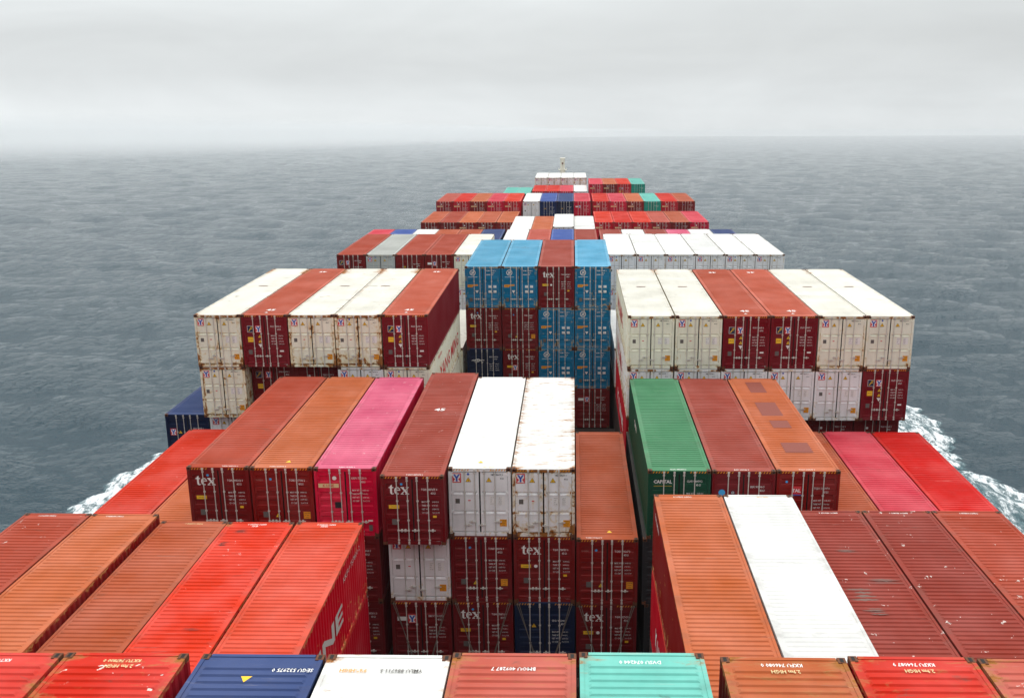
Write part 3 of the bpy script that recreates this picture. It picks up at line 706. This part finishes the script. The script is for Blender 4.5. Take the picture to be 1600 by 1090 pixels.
for k, (p, t, lk, ru, rr) in enumerate(RR):
    r, f = d45('R', k, ZD-.05, p, t, lk, rust=ru, roofrust=rr, haz=(p == 'dterra'))
    if k == 0: DR0 = r
for k in range(6):
    if k == 5: d45('R', k, ZD-.05-T,'dterra','twologo','maroon', haz=True)
    else:
        r, f = d45('R', k, ZD-.05-T,'white','white','grey-white' if k != 4 else 'pale grey-white', rust=(.4, .3, .12, .14, .24)[k])
        if k == 0: DR0b = r
r,_ = put('D','R',0, ZD-.05-2*T,'bright','kline','red white-lettered', dy=.7); DR0c = r
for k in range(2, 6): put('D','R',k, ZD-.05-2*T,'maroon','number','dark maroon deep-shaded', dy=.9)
put('D','R',5, ZD-.05-3*T,'maroon', None,'maroon lowest', dy=.9)
# --- row E, the tall centre stack
EE = [[('blue','ring'),('blue','ring'),('dusky','tex'),('blue','ring')],[('maroon','tex'),('maroon','plain'),('blue','ring'),('blue','ring')],[('navy','squiggle'),('maroon','tex'),('blue','ring'),('blue','ring')]]
for t, row in enumerate(EE):
    for k, (p, ty) in enumerate(row):
        lk = {'blue': 'light blue ring-logo' if t == 0 else 'blue ring-logo', 'dusky': 'brick red three-letter', 'maroon': 'maroon three-letter' if ty == 'tex' else 'plain maroon', 'navy': 'dark navy squiggle-logo'}[p]
        put('E','C',k, ZE-t*T, p, ty, lk, rust=(.34 if p == 'blue' else 0), roofrust=.2 if p == 'blue' else 0, haz=(p == 'maroon'))
put('E','C',3, ZE-3*T,'oxide','labelled','dark maroon bottom'); 
for k in range(3): put('E','C',k, ZE-3*T,'maroon', None,'hidden maroon', detail=False)
put('E','L',0, ZE-2*T+.0,'cream','white','cream rust-stained', rust=.4); put('E','R',0, ZE-2*T,'white','white','white', rust=.1)
# --- row F
ZF = 27.02
for k, (p, t, lk, ru) in enumerate([('cream','white','cream-white',.3),('brown','labelled','brick red',0),('brown','navy','brick red',0),('grey','white','light grey',.05),('brown','dark','brick red',0)]):
    put('F','L',k, ZF, p, t, lk, rust=ru, roofrust=ru*.4)
for k in range(6): put('F','R',k, ZF, 'white','white', ['white','white','grey-white','bright white','bright white','white brown-smudged'][k], rust=.2, roofrust=(.1,.12,.05,.05,.05,.30)[k])
for q in (1, 2):
    put('F','L',0, ZF-q*T,'white','white','white', rust=.2); put('F','R',0, ZF-q*T,'white','white','white', rust=.2)
put('F','L',4, ZF-T,'maroon', None,'maroon lower-tier'); put('F','R',5, ZF-T,'white', None,'white lower-tier')
# --- row G (roofs only)
ZG = 25.42
for k, (p, lk) in enumerate([('navy','slate blue'),('rust','orange-brown'),('rust','orange-brown'),('white','white'),('royal','royal blue'),('rose','pinkish red')]): put('G','L',k, ZG, p, None, lk)
for k, (p, lk) in enumerate([('white','white'),('salmon','salmon brown'),('royal','royal blue'),('dusky','dusky brown')]): put('G','C',k, ZG, p, None, lk)
for k, (p, lk) in enumerate([('dusky','dusky brown'),('white','white'),('dusky','reddish brown'),('pink','vivid pink'),('white','white'),('navy','navy blue')]): put('G','R',k, ZG-.03, p, None, lk)
put('G','L',5, ZG-T,'maroon', None,'maroon lower-tier'); put('G','R',5, ZG-T,'maroon', None,'maroon lower-tier')
# --- row H, centre only
for k, (p, lk, dz) in enumerate([('white','white',0),('orange','orange-brown',0),('white','tall white',.28),('white','white',.02)]): put('H','C',k, 25.05+dz, p, 'white' if p == 'white' else 'plain', lk)
# --- row I
ZI = 23.93
for k, (p, t, lk) in enumerate([('orange','plain','orange-brown'),('rust','kline','brown'),('orange','kline','bright orange'),('brown','number','reddish brown'),('rust','number','tan-brown')]): put('I','L',k, ZI, p, t, lk, detail=False)
for k, (p, t, lk) in enumerate([('bright','kline','bright red'),('red','kline','red'),('bright','kline','orange-red'),('salmon','kline','salmon pink'),('rust','plain','tan-brown'),('rose','kline','crimson red')]): put('I','R',k, ZI, p, t, lk, detail=False)
put('I','L',4, ZI-T,'maroon', None,'maroon lower-tier'); put('I','R',5, ZI-T,'red', None,'red lower-tier')
# --- row J
ZJ = 25.08
for k, (p, t, lk) in enumerate([('bright','kline','bright red'),('rose','kline','crimson red'),('orange','kline','orange'),('red','kline','red'),('salmon','kline','salmon red')]): put('J','L',k, ZJ, p, t, lk, detail=False)
for k, (p, t, lk) in enumerate([('white','white','white'),('royal','navy','royal blue'),('navy','navy','slate blue'),('rose','labelled','crimson red')]): put('J','C',k, ZJ, p, t, lk, detail=False)
for k, (p, t, lk) in enumerate([('red','kline','red'),('rose','kline','crimson red'),('orange','kline','orange'),('teal','teal','turquoise'),('red','kline','red'),('rust','plain','tan-brown')]): put('J','R',k, ZJ-.03, p, t, lk, detail=False)
put('J','L',4, ZJ-T,'red', None,'red lower-tier'); put('J','R',5, ZJ-T,'rust', None,'brown lower-tier')
# --- row K and L
for k in (0, 1): put('K','L',k, 23.12,'teal', None, 'pale turquoise')
for k, (p, t, lk) in enumerate([('red','kline','red'),('red','kline','red'),('rose','kline','crimson red'),('white','white','white')]): put('K','C',k, 23.53, p, t, lk, detail=False)
for k, (p, t, lk) in enumerate([('rose','kline','crimson red'),('orange','kline','orange'),('bright','twologo','reddish brown'),('teal','teal','turquoise green')]): put('K','R',k, 24.8, p, t, lk, detail=False)
put('K','R',3, 24.8-T,'maroon', None,'maroon lower-tier')
for k in range(4): put('L','C',k, 24.74,'white','white', ['clean white','white','rust-spotted white','rust-stained white'][k], rust=.5+.08*k, roofrust=.05+.1*(k == 3), detail=False)

# big lettering on the side walls that face the centre line
def side_letter(root, text, size, m, y, z, side, bold=.03, cond=.9):
    me = word(text, size, m, bold, cond); o = link('side_lettering', me, root, (side*(HW-.006), y, z)); o.rotation_euler = (0, 0, math.pi/2 if side > 0 else -math.pi/2); return o
def side_span(root, text, size, m, ya, yb, z, side, bold=.03):
    """lettering stretched to run from ya to yb along the wall"""
    vs, _ = text_geo(text, size, bold, 1.0); w = max(v[0] for v in vs)-min(v[0] for v in vs)
    side_letter(root, text, size, m, ya, z, side, bold, abs(yb-ya)/w)
side_span(DL0b, 'YANG MING', 1.25, 'red', 4.0, 12.6, .85, 1, .012); side_letter(DL0b, 'YMLU 457120', .26, 'red', 3.4, 2.35, 1)
side_span(DR0, 'YANG MING', 1.35, 'red', 11.7, 5.2, .85, -1, .012); side_span(DR0b, 'YANG MING', 1.35, 'red', 11.7, 5.2, .85, -1, .012); side_span(DR0c, 'K LINE', 1.0, 'white', 9.5, 3.0, .9, -1)
side_span(F_BL0, 'K LINE', .92, 'dull', 2.6, 8.55, 1.03, 1, .03); side_letter(F_BL0, 'KKFU 757800 2', .30, 'dull', 8.95, 2.2, 1, .0, 1.25)
side_letter(GREEN, 'CLHU 8', .42, 'white', 8.0, 1.9, -1); side_letter(BR0, 'TCNU 604210 8', .24, 'white', 11.5, 2.3, -1); side_letter(BR0b, 'K LINE', .9, 'white', 10.2, 1.0, -1)

# labels: what it looks like, then where it stands
ORD = ['first', 'second', 'third', 'fourth', 'fifth', 'sixth']
ROWN = dict(A='nearest row', B='second row', C='third row', D='fourth row', E='fifth row', F='sixth row', G='seventh row', H='eighth row', I='ninth row', J='tenth row', K='eleventh row', L='farthest row')
BLK = dict(L='left block', C='centre block', R='right block')
from collections import defaultdict
grp = defaultdict(list)
for c in CONT: grp[(c['bay'], c['blk'], c['k'])].append(c)
for q in grp.values():
    q.sort(key=lambda c: -c['zt'])
    for t, c in enumerate(q): c['t'] = t
for c in CONT:
    base = 0
    if c['bay'] == 'C' and c['k'] == 3 and c['blk'] == 'C': base = 1
    if c['bay'] == 'C' and c['blk'] in 'LR' and c['k'] >= 3: base = 1
    if c['bay'] == 'D' and c['blk'] == 'L' and c['k'] == 5: base = 2
    t = c['t']+base
    colk = c['k'] if c['blk'] != 'L' else c['k']
    side = {'L': 'column %s from the gap' , 'R': 'column %s from the gap', 'C': 'column %s from the left'}[c['blk']]
    tier = 'top tier' if t == 0 else '%s tier down' % ORD[t]
    look = c['look'].replace('lower-tier', '').strip()
    pos = ('%s from left' if c['blk'] != 'L' else '%s from right') % ORD[c['k']]
    c['o']['label'] = '%s container, %s in %s %s, %s' % (look, pos, ROWN[c['bay']], BLK[c['blk']], tier)

# ------------------------------------------------------------------ lashing rods on the third tier of row C
rodn = 0
for root in TIER3:
    ox, oy, oz = root.location
    for s, sd_ in ((-1, 'left'), (1, 'right')):
        for j in (0, 1):
            b = MB(); a = Vector((s*(1.10-.09*j), -.07-.035*j, HT-.06)); e = Vector((s*(.12+.10*j), -.10-.035*j, -.35)); b.tube(a, e, .016, 6)
            b.tube(a+Vector((0,.0,0)), a+Vector((0,.07,.0)), .03, 6); b.tube(e, e+(a-e).normalized()*.35, .034, 6)
            o = link('lashing_rod', b.mesh('lashing_rod', [MAT['rod']]), None, (ox, oy, oz))
            nm = {0: 'pale-labelled maroon', 1: 'maroon three-letter', 2: 'dark navy', 3: 'rightmost maroon three-letter'}[TIER3.index(root)]
            o['label'] = '%s lashing rod of the %s pair across the %s container' % (('outer', 'inner')[j], sd_, nm)
            o['category'] = 'lashing rod'; o['group'] = 'lashing rods crossing the centre containers'

# ------------------------------------------------------------------ the ship itself
ship = bpy.data.objects.new('container_ship', None); COL.objects.link(ship); ship.location = (0, 100, 0)
ship['label'] = 'long dark container ship carrying all the stacks, bow pointing ahead'; ship['category'] = 'ship'
SY = -100
def half_beam(y, top):
    if y < 150: return 20.7
    t = min(1, (y-150)/(78 if top else 70)); return 20.7*(1-t**(2.2 if top else 1.5))
b = MB(); ring = []
ys = [-70, -40, 0, 60, 120, 150, 165, 180, 192, 203, 212, 219, 224, 227.9]
for yy in ys:
    st = half_beam(yy, True); sb = half_beam(yy, False) if yy < 219 else .02
    dz = 12.3+max(0, (yy-150)/78)**2*3.5
    ring.append([(-st, yy+SY, dz+1.1), (-st, yy+SY, dz), (-sb, yy+SY-(0 if yy < 150 else (yy-150)*.05), sea_z(yy)-1.5), (sb, yy+SY-(0 if yy < 150 else (yy-150)*.05), sea_z(yy)-1.5), (st, yy+SY, dz), (st, yy+SY, dz+1.1)])
vs = [p for r in ring for p in r]; fs = []
for i in range(len(ring)-1):
    for j in range(5):
        if j == 2: continue
        a = i*6+j; fs.append((a, a+1, a+7, a+6))
fs.append((5, 4, 3, 2, 1, 0)); b.add(vs, fs); link('hull', b.mesh('hull', [MAT['hull']]), ship)
b = MB(); vs = []
for yy in ys:
    st = half_beam(yy, True)-.05; dz = 12.3+max(0, (yy-150)/78)**2*3.5; vs += [(-st, yy+SY, dz-.02), (st, yy+SY, dz-.02)]
b.add(vs, [(2*i, 2*i+1, 2*i+3, 2*i+2) for i in range(len(ys)-1)]); link('deck', b.mesh('deck', [MAT['deck']]), ship)
# hatch covers and pedestals carrying each stack
low = defaultdict(lambda: 99)
for c in CONT: low[(c['bay'], c['blk'], c['k'])] = min(low[(c['bay'], c['blk'], c['k'])], c['o'].location.z)
for bay, y in BAY.items():
    L = 13.7 if bay == 'D' else 12.19
    for blk, n in (('L', 6), ('C', 4), ('R', 6)):
        b = MB(); any_ = False
        for k in range(n):
            x = rowx(blk, k); zt = low.get((bay, blk, k), 14.0)-.02
            if abs(x)+1.25 > half_beam(y+L, True): continue
            any_ = True; b.box(x-1.235, x+1.235, y+SY+.12, y+SY+L-.12, 12.2, max(zt, 14.0))
        if any_: link('hatch_cover', b.mesh('hatch_cover', [MAT['deck']]), ship)
# lashing bridges: posts and walkways between the rows
prev = None
for bay, y in BAY.items():
    if bay in 'A': continue
    b = MB(); yc = y+SY-.95
    if bay == 'D': yc = y+SY-.75
    if bay == 'E': yc = y+SY-.45
    hb = 20.2 if y < 150 else half_beam(y, True)-2
    top = 17.2
    for x in np.arange(-hb, hb+.1, hb/8): b.box(x-.09, x+.09, yc-.12, yc+.12, 12.2, top)
    for z in (14.6, top): b.box(-hb-.1, hb+.1, yc-.3, yc+.3, z, z+.08)
    link('lashing_bridge', b.mesh('lashing_bridge', [MAT['deck']]), ship)
# bridge house behind the camera position
b = MB(); b.box(-19.5, 19.5, SY-24, SY-7.5, 12.3, 39.5); b.box(-21, 21, SY-22, SY-6.5, 36, 39.0); b.box(-8, 8, SY-20, SY-9, 39.5, 43)
ho = link('deckhouse', b.mesh('deckhouse', [MAT['house']]), ship)
for i in range(17):
    b = MB(); x = -17+i*2.1; b.box(x-.8, x+.8, SY-6.5, SY-6.45, 37.0, 38.3); link('window', b.mesh('window', [MAT['glass']]), ho)

# foremast beyond the last row
mast = bpy.data.objects.new('foremast', None); COL.objects.link(mast); mast.location = (.2, 198.5, 13)
mast['label'] = 'slim cream foremast with lamp brackets rising behind the farthest containers'; mast['category'] = 'mast'
b = MB(); b.tube((0,0,0), (0,0,14.35), .50, 12); b.tube((0,0,0), (0,0,11.9), .58, 12); b.box(-.54, .54, -.54, .54, 14.3, 14.5); link('pole', b.mesh('mast_pole', [MAT['mast']]), mast)
b = MB(); b.box(-.85, .85, -.55, .55, 12.0, 12.12); b.box(-.85, -.78, -.05, .05, 12.12, 12.5); b.box(.78, .85, -.05, .05, 12.12, 12.5); link('platform', b.mesh('mast_platform', [MAT['mast']]), mast)
for z in (13.4, 11.2):
    b = MB(); b.box(-.16, .16, -.80, -.56, z-.18, z+.18); link('lamp', b.mesh('mast_lamp', [MAT['casting']]), mast)

# ------------------------------------------------------------------ sea
def grid_mesh(name, xs, ys, zf):
    X, Y = np.meshgrid(xs, ys); Z = zf(X, Y); nx, ny = len(xs), len(ys)
    co = np.stack([X, Y, Z], -1).reshape(-1, 3)
    idx = np.arange(nx*ny).reshape(ny, nx)
    q = np.stack([idx[:-1,:-1], idx[:-1,1:], idx[1:,1:], idx[1:,:-1]], -1).reshape(-1)
    me = bpy.data.meshes.new(name); me.vertices.add(len(co)); me.vertices.foreach_set('co', co.ravel())
    n = len(q)//4; me.loops.add(len(q)); me.loops.foreach_set('vertex_index', q.astype(np.int32))
    me.polygons.add(n); me.polygons.foreach_set('loop_start', np.arange(0, 4*n, 4, dtype=np.int32))
    me.update(); me.validate(); me.polygons.foreach_set('use_smooth', np.ones(n, bool)); return me
wr = np.random.RandomState(4)
WAVES = []
for i in range(34):
    lam = 3.5*(1.13**i) if i < 22 else 9+wr.rand()*22
    th = math.radians(248)+wr.randn()*.42; amp = .0095*lam**.80
    WAVES.append((2*math.pi/lam*math.cos(th), 2*math.pi/lam*math.sin(th), wr.rand()*6.28, amp, lam))
def wave_h(X, Y):
    h = np.zeros_like(X); D = np.hypot(X, Y)
    for kx, ky, ph, a, lam in WAVES:
        fade = np.clip(1.6-D/(lam*75), 0, 1)
        h += a*fade*np.sin(kx*X+ky*Y+ph)
    return h
def axis(lim, d0, g):
    a = [0.0]; d = d0
    while a[-1] < lim: a.append(a[-1]+d); d *= g
    return np.array(a)
half = axis(9500, 1.3, 1.010); half = half[half < 9800]
xs = np.concatenate([-half[::-1][:-1], half]); fwd = axis(9500, .9, 1.0085); back = axis(1500, 3, 1.15)
ysea = np.concatenate([-back[::-1][:-1], fwd])
sea_me = grid_mesh('sea', xs, ysea, lambda X, Y: wave_h(X, Y))
sea = link('sea', sea_me); sea.rotation_euler = (-TRIM, 0, 0); sea['kind'] = 'structure'
m, nt_ = newmat('sea_water'); g = N(nt_)
tcn = g.n('ShaderNodeTexCoord'); Pp = tcn.outputs['Object']
b = g.n('ShaderNodeBsdfPrincipled'); b.inputs['Base Color'].default_value = (.012, .042, .060, 1); b.inputs['Roughness'].default_value = .06; b.inputs['IOR'].default_value = 1.33; b.inputs['Specular IOR Level'].default_value = .33
rot = g.n('ShaderNodeMapping'); rot.inputs['Rotation'].default_value = (0, 0, math.radians(22)); g.l(Pp, rot.inputs[0])
w1 = g.noise(rot.outputs[0], .22, 6, .62, sc=(.45, 1.0, 1)); w2 = g.noise(rot.outputs[0], .62, 5, .62, sc=(.75, 1.0, 1)); w3 = g.noise(rot.outputs[0], 2.1, 4, .6, sc=(.8, 1.0, 1))
bp = g.n('ShaderNodeBump'); bp.inputs['Strength'].default_value = 1.0; bp.inputs['Distance'].default_value = 1.0
g.l(g.m('ADD', g.m('MULTIPLY', w1, .3), g.m('ADD', g.m('MULTIPLY', w2, .62), g.m('MULTIPLY', w3, .6))), bp.inputs['Height']); g.l(bp.outputs[0], b.inputs['Normal'])
o = g.n('ShaderNodeOutputMaterial'); g.l(b.outputs[0], o.inputs[0]); sea_me.materials.append(m)

# wake: breaking bow wave on both sides, lying on the water
def foam_strip(name, outer, inner, seed):
    outer = sorted(outer, key=lambda p: p[1]); inner = sorted(inner, key=lambda p: p[1])
    y0, y1 = outer[0][1], outer[-1][1]; ys_ = np.arange(y0, y1, .35)
    xo = np.interp(ys_, [p[1] for p in outer], [p[0] for p in outer]); xi = np.interp(ys_, [p[1] for p in inner], [p[0] for p in inner])
    r = np.random.RandomState(seed); nt2 = 70; T_ = np.linspace(0, 1.0, nt2)
    jag = sum(a*np.sin(ys_*f+r.rand()*6.28) for f, a in ((.9, .5), (2.1, .3), (4.3, .18)))
    Xo = xo+jag*np.sign(xo); X = xi[:, None]+(Xo-xi)[:, None]*T_[None, :]; Y = np.repeat(ys_[:, None], nt2, 1)
    bump = r.randn(*X.shape)*.02+.38*np.exp(-((T_-.90)/.09)**2)[None, :]*(1+.3*r.randn(len(ys_), 1)*.4)+.35*np.exp(-((T_-.7)/.1)**2)[None, :]
    bump *= np.clip((1.0-T_)/.03, 0, 1)[None, :]
    Z = wave_h(X, Y)+.10+bump
    nx, ny = nt2, len(ys_); co = np.stack([X, Y, Z], -1).reshape(-1, 3)
    idx = np.arange(nx*ny).reshape(ny, nx); q = np.stack([idx[:-1,:-1], idx[:-1,1:], idx[1:,1:], idx[1:,:-1]], -1).reshape(-1, 4)
    if xo[0] < 0: q = q[:, ::-1]
    me = bpy.data.meshes.new(name); me.from_pydata(co.tolist(), [], q.tolist()); me.update()
    at = me.attributes.new('dens', 'FLOAT', 'POINT')
    dens = np.repeat((.42+.58*np.clip((T_-.45)/.4, 0, 1)*np.clip((1.0-T_)/.05, 0, 1))[None, :], ny, 0)
    dens *= np.clip((ys_-y0)/4+.35, 0, 1)[:, None]*np.clip((y1-ys_)/8, 0, 1)[:, None]
    at.data.foreach_set('value', dens.ravel().astype(np.float32)); me.polygons.foreach_set('use_smooth', np.ones(len(q), bool))
    me.materials.append(FOAM); o = link('wake_foam', me); o.rotation_euler = (-TRIM, 0, 0); o['kind'] = 'stuff'
    return o
FOAM, nt_ = newmat('sea_foam'); g = N(nt_)
tcn = g.n('ShaderNodeTexCoord'); Pp = tcn.outputs['Object']
at = g.n('ShaderNodeAttribute', attribute_name='dens')
na = g.noise(Pp, .7, 8, .66, dist=1.4, sc=(1, .32, 1)); nb = g.noise(Pp, 2.2, 6, .66, dist=1.2, sc=(1, .34, 1))
f1 = g.m('ADD', g.m('MULTIPLY', na, .65), g.m('MULTIPLY', nb, .35))
thr = g.m('MULTIPLY_ADD', at.outputs['Fac'], -.275, .70)
df = g.m('SUBTRACT', f1, thr); fa = g.ss(df, -.05, .12); fh = g.m('MULTIPLY', g.ss(df, -.16, .0), .42); al = g.m('MAXIMUM', fa, fh)
d = g.n('ShaderNodeBsdfPrincipled'); g.l(g.mixc(fa, (.16, .30, .33), g.mixc(nb, (.55, .60, .62), (.86, .88, .89))), d.inputs['Base Color']); d.inputs['Roughness'].default_value = .7
bpn = g.n('ShaderNodeBump'); bpn.inputs['Strength'].default_value = .8; bpn.inputs['Distance'].default_value = .4; g.l(f1, bpn.inputs['Height']); g.l(bpn.outputs[0], d.inputs['Normal'])
tr = g.n('ShaderNodeBsdfTransparent'); mx = g.n('ShaderNodeMixShader'); g.l(al, mx.inputs[0]); g.l(tr.outputs[0], mx.inputs[1]); g.l(d.outputs[0], mx.inputs[2])
o = g.n('ShaderNodeOutputMaterial'); g.l(mx.outputs[0], o.inputs[0])
foam_strip('wake_foam', [(51.0,105.6),(50.4,108.4),(51.2,112),(53.2,120.5),(53.0,124),(53.0,130),(51.9,132.6),(47,141),(38,158),(26,182)], [(30,105.6),(32,130),(28,155),(20,180)], 1)
foam_strip('wake_foam', [(56,20),(56,60),(54.5,85),(53.0,97.6),(51.2,103),(49.2,106.5),(46,110)], [(34,20),(36,60),(38,80),(38,95),(38,108)], 2)
foam_strip('wake_foam', [(-51,30),(-51.5,66),(-52.6,84),(-53.6,91.2),(-52.6,98.2),(-51.9,104.4),(-49.9,108.9),(-49.4,115.1),(-43,132),(-34,157),(-24,182)], [(-34,30),(-36,70),(-36,100),(-32,130),(-27,155),(-20,180)], 3)

# ------------------------------------------------------------------ sea mist
b = MB(); b.box(-9900, 9900, -1700, 9900, -2.5, 46)
hz = link('haze', b.mesh('haze', [])); hz.rotation_euler = (-TRIM, 0, 0); hz['kind'] = 'stuff'
HZ = bpy.data.materials.new('haze'); HZ.use_nodes = True; nt_ = HZ.node_tree; nt_.nodes.clear(); g = N(nt_)
v = g.n('ShaderNodeVolumePrincipled'); v.inputs['Color'].default_value = (.96, .98, .99, 1); v.inputs['Density'].default_value = 1/9000; v.inputs['Anisotropy'].default_value = .0
o = g.n('ShaderNodeOutputMaterial'); g.l(v.outputs[0], o.inputs['Volume']); hz.data.materials.append(HZ)

# a fog bank lying on the water to port, well ahead
b = MB(); fp = [(-720,1350),(-560,2900),(-300,4600),(-40,7300),(900,9700),(-9800,9700),(-9800,-1000)]
n = len(fp); b.add([(x, y, z) for z in (-2, 72) for x, y in fp], [tuple(range(n))[::-1], tuple(range(n, 2*n))]+[(i, (i+1) % n, n+(i+1) % n, n+i) for i in range(n)])
fb = link('fog_bank', b.mesh('fog_bank', [])); fb.rotation_euler = (-TRIM, 0, 0); fb['kind'] = 'stuff'
FB = bpy.data.materials.new('fog_bank'); FB.use_nodes = True; nt_ = FB.node_tree; nt_.nodes.clear(); g = N(nt_)
v = g.n('ShaderNodeVolumePrincipled'); v.inputs['Color'].default_value = (.97, .985, .99, 1); v.inputs['Density'].default_value = 1/1500; v.inputs['Anisotropy'].default_value = .45
o = g.n('ShaderNodeOutputMaterial'); g.l(v.outputs[0], o.inputs['Volume']); fb.data.materials.append(FB)
